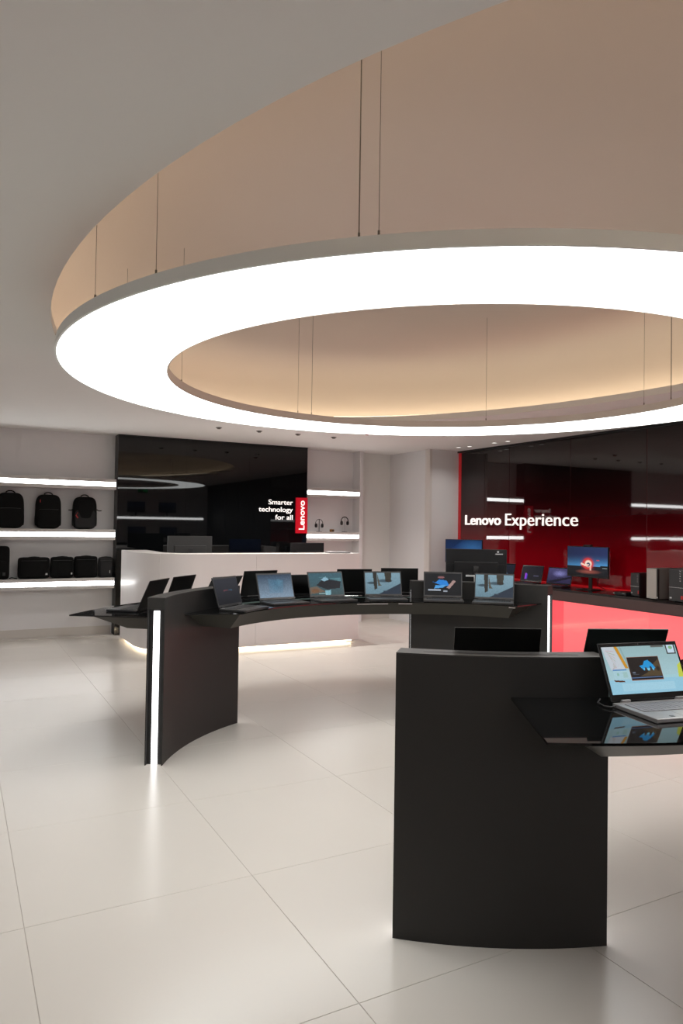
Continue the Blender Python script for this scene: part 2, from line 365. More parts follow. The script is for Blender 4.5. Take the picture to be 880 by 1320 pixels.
# ceiling fittings
def pixZ(px, Z):
    d = R0 @ np.array([(px[0] - 440) / F_PX, (px[1] - 660) / F_PX, 1.]); d = room(d); t = (Z - 1.5) / d.z; return d.x * t, d.y * t
for px, m, lab, cat in (((282, 551), 'sprink', 'small dark recessed spotlight, leftmost of the row above the black glass panel', 'fitting'),
                        ((334, 555.5), 'sprink', 'small dark recessed spotlight, second of the row above the black glass panel', 'fitting'),
                        ((384, 559.5), 'sprink', 'small dark recessed ceiling spotlight above the red logo plate', 'fitting'),
                        ((473, 559), 'sprinkred', 'small ceiling sprinkler with red bulb, above the passage wall', 'sprinkler'),
                        ((430, 563.5), 'sprink', 'small dark recessed ceiling spotlight above the headphone shelves', 'fitting'),
                        ((591, 576.3), 'downlight', 'tiny white downlight in the ceiling nearest the pillar', 'downlight'),
                        ((605, 575), 'downlight', 'tiny white downlight, second from the pillar along the red wall', 'downlight'),
                        ((637, 570.5), 'downlight', 'tiny white downlight, third from the pillar along the red wall', 'downlight'),
                        ((654, 568.5), 'downlight', 'tiny white downlight, fourth from the pillar along the red wall', 'downlight')):
    x, y = pixZ(px, H)
    t = thing({'sprinkler': 'sprinkler', 'fitting': 'recessed_fitting', 'downlight': 'downlight'}[cat], lab, cat, (x, y, H))
    B().cyl(0, 0, -.006, 0, .038, 20).obj('rim', M['shelf'] if cat == 'downlight' else M['sprink'], t)
    if cat != 'sprinkler':
        la = bpy.data.lights.new('fitting_beam', 'AREA'); la.shape = 'DISK'; la.size = .05; la.energy = 1.2 if cat == 'downlight' else 10; la.spread = R(130); la.color = (1, .975, .94)  # beams on dark fittings are added, to brighten the back of the room
        lo = link('beam', la, t, loc=(0, 0, -.025))
    B().cyl(0, 0, -.02 if cat != 'downlight' else -.008, -.006, .02 if cat != 'downlight' else .03, 16, r1=.028 if cat != 'downlight' else .03).obj('head', M[m], t)

# ------------------------------------------------------------------ shelves
def shelf(x0, x1, z, label, group):
    t = thing('wall_shelf', label, 'shelf', (x0, YF, z), group=group); w_ = x1 - x0
    B().box(0, w_, .012, YB - YF - .001, 0, .14).box(0, w_, 0, .012, .099, .14).box(0, w_, 0, .012, 0, .043).obj('board', M['shelf'], t)
    B().box(.004, w_ - .006, .002, .0115, .0435, .0985).obj('light_strip', M['shelfled'], t)
for x0, x1, side in ((NX0, NX1, 'left'), (PX1 + .01, 5.638, 'right')):
    nm = 'left of the black glass panel' if side == 'left' else 'right of the black glass panel'
    shelf(x0, x1, 1.948, 'highest white shelf with a lit front edge, ' + nm, 'lit wall shelves')
    shelf(x0, x1, 1.275, ('middle white lit shelf holding backpacks, ' if side == 'left' else 'lower white lit shelf holding headphones, ') + nm, 'lit wall shelves')
    if side == 'left': shelf(x0, x1, .632, 'lowest white lit shelf holding briefcases, ' + nm, 'lit wall shelves')
B().box(SX1 - .06, SX1 + .0, YF - .002, YF, 0, H).obj('trim_2', M['wall'], kind='structure')

# backpacks and bags
def backpack(x, z, w_, h_, label, style=0, d_=.17, y=None):
    y = YF + .012 + d_ / 2 if y is None else y
    t = thing('backpack', label, 'backpack', (x, y, z), group='backpacks on the middle shelf')
    B().pillow(w_, d_, h_, .48, .5, taper=.07).obj('main_body', M['fabric'], t, smooth=True)
    B().pillow(w_ * .84, .06, h_ * .52, .35, .4, cy=-d_ / 2 + .012, cz=h_ * .30).obj('front_pocket', M['fabric2'] if style == 2 else M['fabric'], t, smooth=True)
    B().tube([(-w_ * .16, .02, h_ * .97)] + [(w_ * .16 * math.cos(a), .02, h_ * .985 + .032 * math.sin(a)) for a in np.linspace(math.pi, 0, 9)] + [(w_ * .16, .02, h_ * .97)], .008).obj('handle', M['fabric'], t, smooth=True)
    B().tube([(-w_ * .36, -d_ / 2 - .006, h_ * .56), (0, -d_ / 2 - .017, h_ * .57), (w_ * .36, -d_ / 2 - .006, h_ * .56)], .003, 6).obj('zip', M['zip'], t)
    for s_ in (-1, 1):
        B().pillow(.03, d_ * .6, h_ * .34, .6, .7, cx=s_ * w_ * .445, cz=h_ * .26).obj('side_pocket', M['fabric2'] if style == 2 else M['fabric'], t, smooth=True)
    if style == 1:
        for xx, zz in ((-.32, .8), (.36, .16), (-.34, .17)): B().box(xx * w_ - .004, xx * w_ + .004, -d_ / 2 - .012, -d_ / 2 + .02, h_ * zz - .018, h_ * zz + .018).obj('red_tab', M['redtab'], t, label='red tab')
    if style == 2:
        B().pillow(w_ * .62, .05, h_ * .62, .5, .6, cy=-d_ / 2 + .004, cz=h_ * .58).obj('front_flap', M['fabric'], t, smooth=True)
        B().tube([(-.32 * w_, -d_ / 2 - .01, h_ * .5), (-.38 * w_, -d_ / 2 - .02, h_ * .42), (-.30 * w_, -d_ / 2 - .02, h_ * .34)], .008, 6).obj('red_cord', M['redtab'], t, label='red cord')
        for s_ in (-1, 1): B().tube([(s_ * w_ * .44, -.02, h_ * .62), (s_ * w_ * .56, -.05, h_ * .57), (s_ * w_ * .66, -.05, h_ * .58)], .007, 6).obj('strap_end', M['fabric'], t)
    return t
ZS = 1.415
backpack(.60, ZS, .34, .455, 'black backpack with curved top handle, cut by the left picture edge', 0)
backpack(1.05, ZS, .325, .445, 'smooth black rounded backpack with small red tabs, middle of the shelf', 1)
backpack(1.50, ZS, .315, .43, 'black and dark grey hiking-style backpack with red cord and side straps', 2)
backpack(.12, ZS, .34, .44, 'black backpack farthest left on the middle shelf, outside the picture', 0)
def briefcase(x, z, w_, h_, label, style, y, rz=0.):
    t = thing('briefcase', label, 'laptop bag', (x, y, z), rz, group='laptop bags on the lowest shelf'); d_ = .09
    B().pillow(w_, d_, h_, .22, .35).obj('main_body', M['fabric2'] if style == 3 else M['fabric'], t, smooth=True)
    B().pillow(w_ * (.8 if style != 1 else .52), .03, h_ * .7, .22, .35, cx=0 if style != 1 else w_ * .1, cy=-d_ / 2 + .004, cz=h_ * .42).obj('front_pocket', M['fabric2'] if style == 3 else M['fabric'], t, smooth=True)
    B().tube([(-.07, -.02, h_ * .97), (-.06, -.02, h_ * 1.0), (0, -.02, h_ + .006), (.06, -.02, h_), (.07, -.02, h_ * .97)], .006).obj('handle', M['fabric'], t, smooth=True)
    B().tube([(-w_ * .4, -d_ / 2 - .002, h_ * .84), (w_ * .4, -d_ / 2 - .002, h_ * .84)], .003, 6).obj('zip', M['zip'], t)
    if style in (0, 1): B().box(w_ * .36, w_ * .42, -d_ / 2 - .02, -d_ / 2 - .008, h_ * .18, h_ * .26).obj('white_tag', M['whitetab'], t, label='white tag')
    if style == 3: B().box(w_ * .22, w_ * .25, -d_ / 2 - .02, -d_ / 2 - .008, h_ * .22, h_ * .36).obj('white_tag', M['whitetab'], t, label='white tag')
Z2 = .772
briefcase(.895, Z2, .38, .275, 'wide black laptop bag with white tag, leftmost of the overlapping bags', 0, YF + .10)
briefcase(1.237, Z2, .285, .278, 'black laptop bag with raised middle pocket, second of the overlapping bags', 1, YF + .11)
briefcase(1.532, Z2, .295, .285, 'black laptop bag with top handle, third of the overlapping bags', 2, YF + .115)
briefcase(1.785, Z2, .19, .27, 'dark grey narrow laptop bag at the right end beside the black panel', 3, YF + .10)
t = thing('trolley_bag', 'upright black trolley bag at the left picture edge on the lowest shelf', 'laptop bag', (.43, YF + .11, Z2))
B().pillow(.36, .15, .42, .2, .3).obj('main_body', M['fabric'], t, smooth=True)
B().pillow(.28, .04, .22, .25, .3, cy=-.075, cz=.13).obj('front_pocket', M['fabric'], t, smooth=True)
B().box(.1, .13, -.105, -.09, .05, .09).obj('badge', M['zip'], t)
B().tube([(-.05, 0, .41), (-.05, 0, .43), (.05, 0, .43), (.05, 0, .41)], .007).obj('handle', M['zip'], t)
B().tube([(.18, -.02, .01), (.21, -.03, .02), (.24, -.04, .012), (.27, -.04, .006)], .006).obj('strap_end', M['fabric'], t)

# headphones on stands
def headphones(x, z, h_, label, gauge, cat_y=YF + .09):
    t = thing('headphones', label, 'headphones', (x, cat_y, z), group='headphones on stands')
    B().cyl(0, 0, 0, .006, .045, 24).obj('stand_base', M['plastic'], t)
    B().cyl(0, 0, .006, h_, gauge, 10).obj('stand_pole', M['plastic'] if gauge > .004 else M['chrome'], t)
    r = .062
    B().tube([(r * math.cos(a), 0, h_ - r * .95 + r * math.sin(a)) for a in np.linspace(math.pi + .35, -.35, 21)], .008 if gauge < .004 else .0045, 8).obj('headband', M['plastic'], t, smooth=True)
    for s_ in (-1, 1):
        B().pillow(.034, .06, .066, .7, .8, cx=s_ * (r - .008), cz=h_ - r * 1.5, n=16, m=10).obj('ear_cup', M['plastic'], t, smooth=True)
headphones(4.975, ZS, .19, 'thin black headphones on a stand, beside the red logo plate', .006)
headphones(5.425, ZS, .235, 'thick black headphones on a thin metal stand, nearest the niche end', .003)
t = thing('amber_speaker', 'small amber box lying between the two headphone stands', 'speaker', (5.19, YF + .07, ZS), R(15))
B().box(-.036, .036, -.02, .02, 0, .042, bev=.01).obj('body', M['orange'], t); B().box(-.02, .02, -.022, -.0195, .01, .03).obj('front_grille', M['plastic'], t)

# ------------------------------------------------------------------ signs
t = thing('tagline_sign', 'white three-line slogan lettering mounted on the black glass panel', 'sign', (4.455, YF - .002, 0))
MX = 4.478 - 4.455
def line(txt, x0px, z, wdt, cap_h=.072):
    e = link('text_line', None, t, loc=(MX + .0, 0, z)); letters(txt, wdt, cap_h, e, M['white'], offset=.004, align='right')
line('Smarter', 0, 1.817, .395, .071); line('technology', 0, 1.708, .550, .071); line('for all', 0, 1.592, .285, .071)
t = thing('logo_plate', 'red upright plate with white sideways lettering beside the slogan', 'sign', (4.60, YF, 1.39))
B().box(-.074, .114, -.028, -.001, 0, .54).obj('plate', M['redplate'], t)
e = link('text_line', None, t, loc=(.062, -.028, .055)); e.rotation_euler = (0, -math.pi / 2, 0)
letters('Lenovo', .44, .092, e, M['white'], offset=.012, cap='L')
t = thing('wall_lettering', 'large white raised lettering in two words on the red glass wall', 'sign', (XR - .001, 8.81, 1.552))
t.rotation_euler = (0, 0, -math.pi / 2)
e = link('word', None, t, loc=(0, 0, .008)); letters('Lenovo', .815, .148, e, M['white'], offset=.013, cap='L', ext=.006)
e = link('word', None, t, loc=(.913, 0, .0)); letters('Experience', 1.352, .166, e, M['white'], offset=-.004, cap='E', ext=.006)

# ------------------------------------------------------------------ reception counter
rec = thing('reception_counter', 'white curved-end reception counter in front of the black glass panel', 'counter', (0, 0, 0))
RX1, RYF, RZT = 4.645, 8.13, 1.155
def recpath(off=0.):    # outline of the front: left end runs back, rounded corner, straight front
    pts = [(1.90 + off, 9.55), (1.90 + off, 9.2)]
    cxx, cyy, rx, ry = 2.50, 8.80, .60 - off, .67 - off
    for a in np.linspace(180, 270, 22): pts.append((cxx + rx * math.cos(R(a)), cyy + ry * math.sin(R(a))))
    pts += [(2.50 + (RX1 - off - 2.50) * k / 12, RYF + off) for k in range(1, 13)]
    return pts
def wallstrip(pts, thick, z0, z1):
    inner = []
    for i, p in enumerate(pts):
        a, c_ = Vector(pts[max(i - 1, 0)]), Vector(pts[min(i + 1, len(pts) - 1)]); d = (c_ - a).normalized()
        inner.append((p[0] - d.y * thick, p[1] + d.x * thick))
    return B().loft([[(p[0], p[1], z0), (q[0], q[1], z0), (q[0], q[1], z1), (p[0], p[1], z1)] for p, q in zip(pts, inner)])
P = recpath(); cuts = [0, 13, 27, len(P) - 1]
for a, c_ in zip(cuts[:-1], cuts[1:]):
    seg = P[a:c_ + 1]; seg = list(seg)
    if c_ != len(P) - 1:
        d = Vector(seg[-1]) - Vector(seg[-2]); e_ = Vector(seg[-1]) - d.normalized() * .003; seg[-1] = tuple(e_)
    wallstrip(seg, .04, .04, RZT).obj('front_panel', M['recwhite'], rec, smooth=True)
B().box(RX1 - .04, RX1, RYF + .041, 9.0, .04, RZT).obj('end_panel', M['recwhite'], rec)
wallstrip(recpath(.045), .28, RZT - .04, RZT - .001).obj('counter_shelf', M['rectop'], rec)
wallstrip(recpath(.12), .02, .0, .04).obj('plinth', M['recwhite'], rec)
wallstrip(recpath(.07), .02, .018, .036).obj('plinth_light', M['warmled'], rec)
B().box(2.3, RX1 - .05, RYF + .34, 9.05, .70, .74).obj('desk_top', M['rectop'], rec)
B().box(2.3, 2.34, RYF + .4, 9.0, 0, .70).box(RX1 - .09, RX1 - .05, RYF + .4, 9.0, 0, .70).obj('desk_side', M['rectop'], rec)

def screen_plain(top, bot, n=(24, 14)): return Paint(*n, top, bot)
def monitor(name, label, loc, rz, w_, h_, zb, pic, back='monback', group=None, cat='monitor', style=0, tilt=0.):
    """desk monitor: stands at loc, faces local -Y, lower edge of screen at zb"""
    t = thing(name, label, cat, loc, rz, group)
    B().box(-.11, .11, -.07, .10, 0, .010, bev=.004).obj('stand_base', M['plastic'] if style != 2 else M['chrome'], t)
    B().box(-.022, .022, .045, .062, .010, zb + h_ * .55).obj('stand_neck', M['plastic'] if style != 2 else M['chrome'], t)
    hd = link('head', None, t, loc=(0, 0, zb)); hd.rotation_euler = (tilt, 0, 0)
    B().box(-w_ / 2, w_ / 2, -.012, .012, 0, h_, bev=.004).obj('housing', M['plastic'] if style != 1 else M[back], hd)
    B().box(-w_ * .36, w_ * .36, .012, .042, h_ * .12, h_ * .66, bev=.008).obj('rear_cover', M[back], hd)
    link('screen', pic.mesh('screen', w_ - .016, h_ - .026), hd, loc=(0, -.0128, .018))
    return t
monitor('desk_monitor', 'grey-backed monitor turned away behind the left part of the reception counter', (2.56, 8.72, .74), R(180 - 4), .55, .34, .275, screen_plain((6, 8, 12), (4, 5, 8)), style=1)
monitor('desk_monitor', 'dark monitor turned away near the right end of the reception counter', (4.17, 8.72, .74), R(180 + 8), .53, .32, .215, screen_plain((10, 50, 110), (6, 26, 60)), back='plastic')
t = thing('closed_laptop', 'thin closed grey laptop lying on the right end of the reception counter', 'laptop', (4.42, 8.32, RZT), R(-3))
B().box(-.15, .15, -.08, .08, 0, .009, bev=.003).obj('base', M['lapgrey'], t); B().box(-.15, .15, -.08, .08, .0095, .016, bev=.002).obj('lid', M['lapsilver'], t)

# ------------------------------------------------------------------ the curved display tables
ZT = .895
def leg(tb, a0, a1, lit0=True, lit1=True):
    mid = B().arc(1.757, 1.853, a0 + (1.0 if lit0 else 0), a1 - (1.0 if lit1 else 0), .0, .965, C, 36).obj('leg', M['charcoal'], tb, smooth=True)
    B().arc(1.757, 1.853, a0, a1, .966, 1.0355, C, 36).obj('end_block', M['charcoal'], tb, smooth=True)
    B().arc(1.75, 1.86, a0, a1, 1.036, 1.04, C, 36).obj('leg_cap', M['charcoallit'], tb, smooth=True)
    B().arc(1.75, 1.7565, a0, a1, .0, 1.0355, C, 36).obj('side_board', M['charcoal'], tb, smooth=True)
    B().arc(1.8535, 1.86, a0, a1, .0, 1.0355, C, 36).obj('side_board', M['charcoal'], tb, smooth=True)
    B().arc(1.797, 1.815, a0 + 3, a1 - 3, 1.0395, 1.0408, C, 30).obj('cap_groove', M['groove'], tb)
    for on, a, s_ in ((lit0, a0, 1), (lit1, a1, -1)):
        if on:
            B().arc(1.788, 1.822, a + s_ * .25, a + s_ * .98, .004, .955, C, 2).obj('light_strip', M['legled'], tb)
            B().arc(1.757, 1.787, a + s_ * .7, a + s_ * .98, .004, .965, C, 2).arc(1.823, 1.853, a + s_ * .7, a + s_ * .98, .004, .965, C, 2).obj('light_channel', M['groove'], tb)
def body(tb, rin, rt, rb, a0t, a1t, a0b, a1b, ztop, zbot, a0r=None, a1r=None, n=48):
    """tapered tray under the glass; a0r / a1r = end angles at the rt edge if the end is not radial"""
    a0r = a0t if a0r is None else a0r; a1r = a1t if a1r is None else a1r; secs = []
    for i in range(n + 1):
        t_ = i / n; L = lambda p, q_: R(p + (q_ - p) * t_)
        a, ar, bb = L(a0t, a1t), L(a0r, a1r), L(a0b, a1b)
        pt = lambda r, an, z: (C[0] + r * math.cos(an), C[1] + r * math.sin(an), z)
        secs.append([pt(rin, a, ztop), pt(rt, ar, ztop), pt(rb, bb, zbot), pt(rin, bb, zbot)])
    B().loft(secs).obj('under_tray', M['olive'], tb, smooth=True)
def glass(tb, r0, r1, a0, a1, a0o=None, a1o=None):
    B().arc(r0, r1, a0, a1, ZT - .008, ZT, C, 60, a0o=a0o, a1o=a1o).obj('glass_top', M['deckglass'], tb, smooth=False)
ta = thing('display_table', 'far curved black display table with six laptops along its inner edge', 'display table', (0, 0, 0))
leg(ta, 25.6, 63.4); leg(ta, 116.3, 151.0)
glass(ta, 1.42, 1.749, 30.5, 131.5, 27.3, 139.0)
glass(ta, 1.861, 2.45, 36, 145.0, 37, 145.6)
B().arc(1.749, 1.861, 63.5, 116.2, ZT - .05, ZT - .004, C, 30).obj('middle_channel', M['glassedge'], ta)
B().arc(1.87, 2.44, 37.5, 144.5, ZT - .014, ZT - .0085, C, 50).obj('glass_support', M['groove'], ta)
body(ta, 1.7485, 1.45, 1.52, 29.5, 137.0, 34.5, 131.0, ZT - .0085, .782, 32.0, 130.2)
body(ta, 1.861, 2.38, 2.17, 39, 142.5, 42, 139, ZT - .0145, .782)
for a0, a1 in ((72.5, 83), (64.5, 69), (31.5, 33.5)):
    B().arc(1.441, 1.447, a0, a1, .872, .8785, C, 8).obj('edge_reflection', M['rectop'], ta, label='painted pale reflection')  # pale strips painted where the glass edge reflects light
tb = thing('display_table', 'near curved black display table with a broad dark leg in the foreground', 'display table', (0, 0, 0))
leg(tb, -132.3, -108.3); leg(tb, -78, -54)
glass(tb, 1.861, 2.405, -119.5, -60, -119.8, -60)
glass(tb, 1.42, 1.749, -114, -60, -121, -60)
B().arc(1.749, 1.861, -108.2, -78.1, ZT - .05, ZT - .004, C, 30).obj('middle_channel', M['glassedge'], tb)
body(tb, 1.861, 2.36, 2.17, -117.4, -62, -113.6, -65, ZT - .0085, .782)
body(tb, 1.7485, 1.45, 1.52, -118, -62, -112, -65, ZT - .0085, .782, -113, -62)

# ------------------------------------------------------------------ laptops
cache = {}
def rbox(key, *a, bev=.003, m=None):
    k = (key, a, m)
    if k not in cache: cache[k] = B().box(*a, bev=bev).mesh(key, M[m])
    return cache[k]
def keys_mesh(w_, d_, m, cols=14, rows=5):
    k = ('keys', w_, d_, m)
    if k not in cache:
        b = B(); kw = w_ * .86 / cols; kd = d_ * .46 / rows
        for r_ in range(rows):
            for c_ in range(cols):
                if r_ == 0 and 4 <= c_ <= 8:
                    if c_ == 4: b.box(-w_ * .43 + 4 * kw + .001, -w_ * .43 + 9 * kw - .001, -d_ * .60 + r_ * kd + .001, -d_ * .60 + (r_ + 1) * kd - .0012, .0, .0018)
                    continue
                x = -w_ * .43 + c_ * kw; y = -d_ * .60 + r_ * kd
                b.box(x + .001, x + kw - .001, y + .001, y + kd - .0012, 0, .0018)
        cache[k] = b.mesh('keyboard', M[m])
    return cache[k]
def laptop(label, loc, rz, w_=.325, d_=.222, tilt=20, pic=None, body_m='lapdark', lid_m='lapdark', key_m='key', group=None, res=None, screen_b=.018, hl=None, bm='bezel'):
    """origin = hinge line centre on the table, keyboard towards local -Y, screen faces -Y"""
    t = thing('laptop', label, 'laptop', loc, rz, group); th = .015
    link('base', rbox('base', -w_ / 2, w_ / 2, -d_, 0, .001, th, m=body_m), t)
    link('keyboard', keys_mesh(w_, d_, key_m), t, loc=(0, 0, th))
    link('touchpad', rbox('touchpad', -.05, .05, -d_ * .93, -d_ * .66, th, th + .0006, bev=.0002, m='lapgrey' if body_m != 'lapsilver' else 'lapsilver'), t)
    for s_ in (-1, 1): link('hinge', rbox('hinge', -.018, .018, -.006, .007, th - .004, th + .008, bev=.002, m=body_m), t, loc=(s_ * w_ * .34, 0, 0))
    ld = link('lid', rbox('lid', -w_ / 2, w_ / 2, 0, .006, 0, d_ * .985 if hl is None else hl, bev=.002, m=lid_m), t, loc=(0, .002, th + .003)); ld.rotation_euler = (-R(tilt), 0, 0)
    hh = d_ * .985 if hl is None else hl
    link('bezel', rbox('bezel', -w_ / 2 + .003, w_ / 2 - .003, -.0012, 0, .003, hh - .003, bev=.0004, m=bm), ld)
    if pic is not None:
        link('screen', pic.mesh('screen', w_ - .018, hh - .014 - screen_b), ld, loc=(0, -.0015, screen_b))
    link('webcam', rbox('webcam', -.003, .003, -.0018, -.001, hh - .009, hh - .005, bev=.0003, m='lapgrey'), ld)
    return t
def pol(r, a, z=ZT): return (C[0] + r * math.cos(R(a)), C[1] + r * math.sin(R(a)), z)
# pictures
p1 = Paint(60, 36, (52, 54, 62), (28, 29, 34)).rect(.33, .52, .5, .56, (120, 70, 78)).rect(.55, .7, .5, .56, (60, 90, 110)).rect(.36, .64, .51, .53, (52, 50, 58)).noise(.05)
p2 = Paint(60, 36, (48, 66, 88), (128, 150, 170)).ell(.55, .6, .3, .4, (50, 86, 112), .7, .9).ell(.62, .65, .12, .2, (96, 140, 160), .6, .9).ell(.48, .4, .1, .12, (96, 140, 160), .5, .9).poly([(.3, .8), (.75, .75), (.7, .2), (.3, .2)], (80, 130, 160), .35).noise(.1)
p3 = Paint(72, 44, (62, 98, 112), (58, 80, 84)).poly([(.2, .45), (.42, .75), (.95, .6), (.9, .3), (.5, .25)], (28, 30, 38)).poly([(.35, .7), (.5, .85), (.6, .7), (.45, .62)], (140, 180, 200)).poly([(.0, .35), (.2, .4), (.45, .15), (.0, .05)], (120, 98, 80), .8).ell(.15, .2, .12, .1, (120, 80, 50), .8).poly([(.45, .2), (.62, .22), (.6, 0), (.45, 0)], (130, 180, 195)).poly([(.2, .8), (.98, .76), (.95, .6), (.5, .82)], (90, 140, 150), .7).rect(.25, .5, .05, .09, (170, 200, 200), .6).noise(.12)
def stones(flip=False):
    p = Paint(72, 44, (128, 160, 176), (104, 134, 148))
    p.poly([(.38, 0), (1, .5), (1, 0)], (44, 54, 68)).ell(.2, .52, .18, .07, (48, 62, 74), .9, .4).ell(.55, .62, .25, .09, (48, 62, 74), .8, .4)
    p.poly([(.22, 1), (.34, 1), (.33, .25), (.25, .2)], (52, 50, 46)).poly([(.34, 1), (.42, .45), (.47, .4), (.36, .38)], (84, 80, 70)).poly([(.55, 1), (.75, 1), (.74, .66), (.58, .62)], (60, 58, 52)).ell(.66, .62, .1, .07, (50, 46, 42))
    return p.rect(.5, .62, .12, .16, (60, 70, 84)).noise(.08)
p5 = Paint(72, 44, (22, 23, 28), (20, 20, 24)).poly([(.2, .62), (.5, .42), (.68, .45), (.6, .68), (.4, .72), (.3, .58)], (40, 130, 215)).poly([(.26, .3), (.5, .35), (.62, .48), (.3, .45)], (80, 160, 225)).poly([(.6, .35), (.68, .3), (.86, .66), (.78, .7)], (170, 140, 135)).ell(.45, .82, .1, .05, (150, 100, 105), .8).rect(.1, .45, .2, .27, (190, 200, 215), .8).rect(.52, .62, .17, .22, (190, 200, 215), .6).noise(.06)
inner = [(124.3, 39, p1, 'dark laptop with a nearly black screen, beside the lit leg on the far table', 'lapdark'),
         (104.6, 7, p2, 'laptop with pale blue misty picture, second from the left on the far inner edge', 'lapdark'),
         (88.4, -1, p3, 'laptop showing a teal rocky picture, third from the left on the far inner edge', 'lapdark'),
         (71.6, -20, stones(), 'laptop showing two dark legs on pavement, fourth from the left on the far inner edge', 'lapdark'),
         (54.5, -34, p5, 'laptop with black screen and bright blue shape, in front of the far table right leg', 'lapdark'),
         (39.7, -43, stones(), 'laptop showing grey pavement and leg shadows, rightmost on the far inner edge', 'lapdark')]
for a, yaw, pic, lab, bm in inner:
    r_ = 1.632 if a > 118 else 1.645 if a < 60 else 1.70
    laptop(lab, pol(r_, a), R(yaw), pic=pic, body_m='lapgrey', lid_m='lapdark', bm='lapgrey', group='laptops on the inner edge of the far table', tilt=17 if a > 118 else 19 if a > 60 else 12)
blk = screen_plain((10, 11, 13), (6, 6, 8), (4, 4))
outer_row = [(135.4, 232, 24, 'black laptop on the left tip of the far table, keyboard turned to the left wall'),
             (126.0, 224, 20, 'black laptop standing behind the lit left leg cap of the far table'),
             (113.5, 205, 34, 'black laptop seen from behind, hidden behind the leftmost inner laptop'),
             (102.3, 190, 16, 'black laptop seen from behind, behind the pale blue screen'),
             (90.5, 180, 38, 'low black laptop lid between the pale blue and the teal rocky screens'),
             (77.0, 167, 16, 'black laptop lid seen from behind, between the teal screen and the pavement screen'),
             (65.2, 155, 5, 'upright black laptop lid seen from behind, just left of the far table right leg')]
for a, yaw, tl, lab in outer_row:
    laptop(lab, pol(2.10, a), R(yaw), pic=blk, tilt=tl, body_m='lapdark', lid_m='lidblack', group='laptops on the outer edge of the far table', w_=.325 if a > 70 else .34)
# near table
laptop('black laptop lid seen from behind, above the broad leg of the near table', pol(1.585, -119.8), R(-29 + 0), w_=.335, d_=.225, hl=.213, tilt=18, pic=blk, lid_m='lidblack', group='laptops on the inner edge of the near table').rotation_euler[2] = R(-119.5 + 90 + 180)
laptop('black laptop lid seen from behind, behind the silver laptop on the near table', pol(1.60, -101.2), R(-102.5 + 90 + 180 - 12), w_=.325, d_=.225, tilt=24, pic=blk, lid_m='lidblack', group='laptops on the inner edge of the near table')
pn = Paint(190, 120, (150, 182, 186), (176, 212, 222))
pn.rect(0, 1, 0, .3, (150, 200, 222)).rect(.15, .85, .06, .22, (176, 216, 232), .5).rect(.3, 1, .3, .36, (162, 208, 218), .6)
pn.poly([(0, 1), (.16, 1), (.25, .5), (.12, .46), (.06, .52)], (196, 204, 212))
for k in range(11):
    an = R(-8 - 13 * k); x0, y0 = .05 + .009 * k, .93 - .035 * k; L_ = .13 if k < 8 else .09
    x1, y1 = min(x0 + L_ * math.cos(an) * .8, .2), max(y0 + L_ * 1.5 * math.sin(an), .53)
    pn.poly([(x0, y0), (x1, y1 + .006), (x1, y1 - .006), (x0, y0 - .018)], (146, 160, 116) if k % 2 else (196, 152, 156), .65)
pn.poly([(.165, 1), (.205, 1), (.29, .53), (.25, .53)], (206, 146, 40)).poly([(.235, 1), (.25, 1), (.32, .53), (.29, .53)], (120, 150, 150), .5)
pn.rect(.08, .30, .3, .5, (170, 205, 215)).rect(.08, .26, .49, .515, (70, 130, 190)).rect(.12, .15, .38, .44, (120, 170, 140), .6).rect(.2, .26, .34, .46, (150, 185, 170), .5)
pn.poly([(.06, .30), (.2, .275), (.2, .245), (.08, .26)], (90, 56, 40))
pn.rect(.295, .72, .27, .765, (150, 106, 90)).rect(.30, .715, .28, .76, (40, 34, 32)).rect(.3, .715, .28, .315, (20, 22, 30)).rect(.3, .715, .32, .332, (110, 140, 190), .7)
pn.poly([(.42, .35), (.71, .35), (.71, .70), (.64, .62), (.52, .42)], (84, 70, 50)).poly([(.44, .57), (.49, .59), (.52, .67), (.57, .69), (.62, .60), (.645, .52), (.62, .47), (.49, .47)], (40, 150, 214)).poly([(.48, .52), (.62, .52), (.62, .47), (.50, .465)], (120, 200, 230)).poly([(.50, .47), (.51, .54), (.53, .53), (.54, .47)], (60, 50, 44)).poly([(.57, .47), (.575, .56), (.595, .55), (.61, .47)], (60, 50, 44)).ell(.68, .5, .03, .07, (30, 26, 24), .8, .5)
pn.rect(.33, .37, .42, .45, (120, 130, 150), .7).rect(.33, .41, .39, .40, (120, 130, 150), .5)
pn.rect(.86, .985, .80, 1, (60, 52, 46)).rect(.875, .97, .825, 1, (198, 220, 236)).ell(.925, .94, .03, .04, (110, 170, 90), .8)
pn.rect(.66, .83, .955, 1, (96, 100, 96)).poly([(.93, .3), (1, .3), (1, .62), (.95, .55)], (196, 206, 80)).noise(.035)
nl = laptop('silver convertible laptop with a bright desktop picture, largest laptop in the foreground', pol(1.985, -105.5), R(-11.5), w_=.335, d_=.216, tilt=24, pic=pn, body_m='lapsilver', lid_m='lapdark', key_m='keysilver', screen_b=.022, hl=.203)
B().box(-.022, -.004, -.195, -.18, .0151, .0157).obj('white_sticker', M['whitetab'], nl, label='white sticker')
B().box(-.098, -.083, -.2, -.187, .0151, .0157).obj('blue_sticker', M['lapdark'], nl)
B().tube([(-.165, -.015, .008), (-.19, -.02, .007), (-.2, 0, .006), (-.19, .05, .006), (-.15, .09, .006)], .0025, 8).obj('power_cable', M['lapgrey'], nl, smooth=True)
pc_ = Paint(40, 26, (225, 210, 200), (205, 190, 180)).ell(.3, .5, .25, .35, (190, 110, 70), .9).ell(.4, .4, .2, .25, (20, 16, 16)).noise(.05)
laptop('silver laptop at the right picture edge beside the foreground laptop', pol(1.97, -92.0), R(-2), pic=pc_, body_m='lapsilver', lid_m='lapsilver', key_m='keysilver', w_=.33, tilt=22)

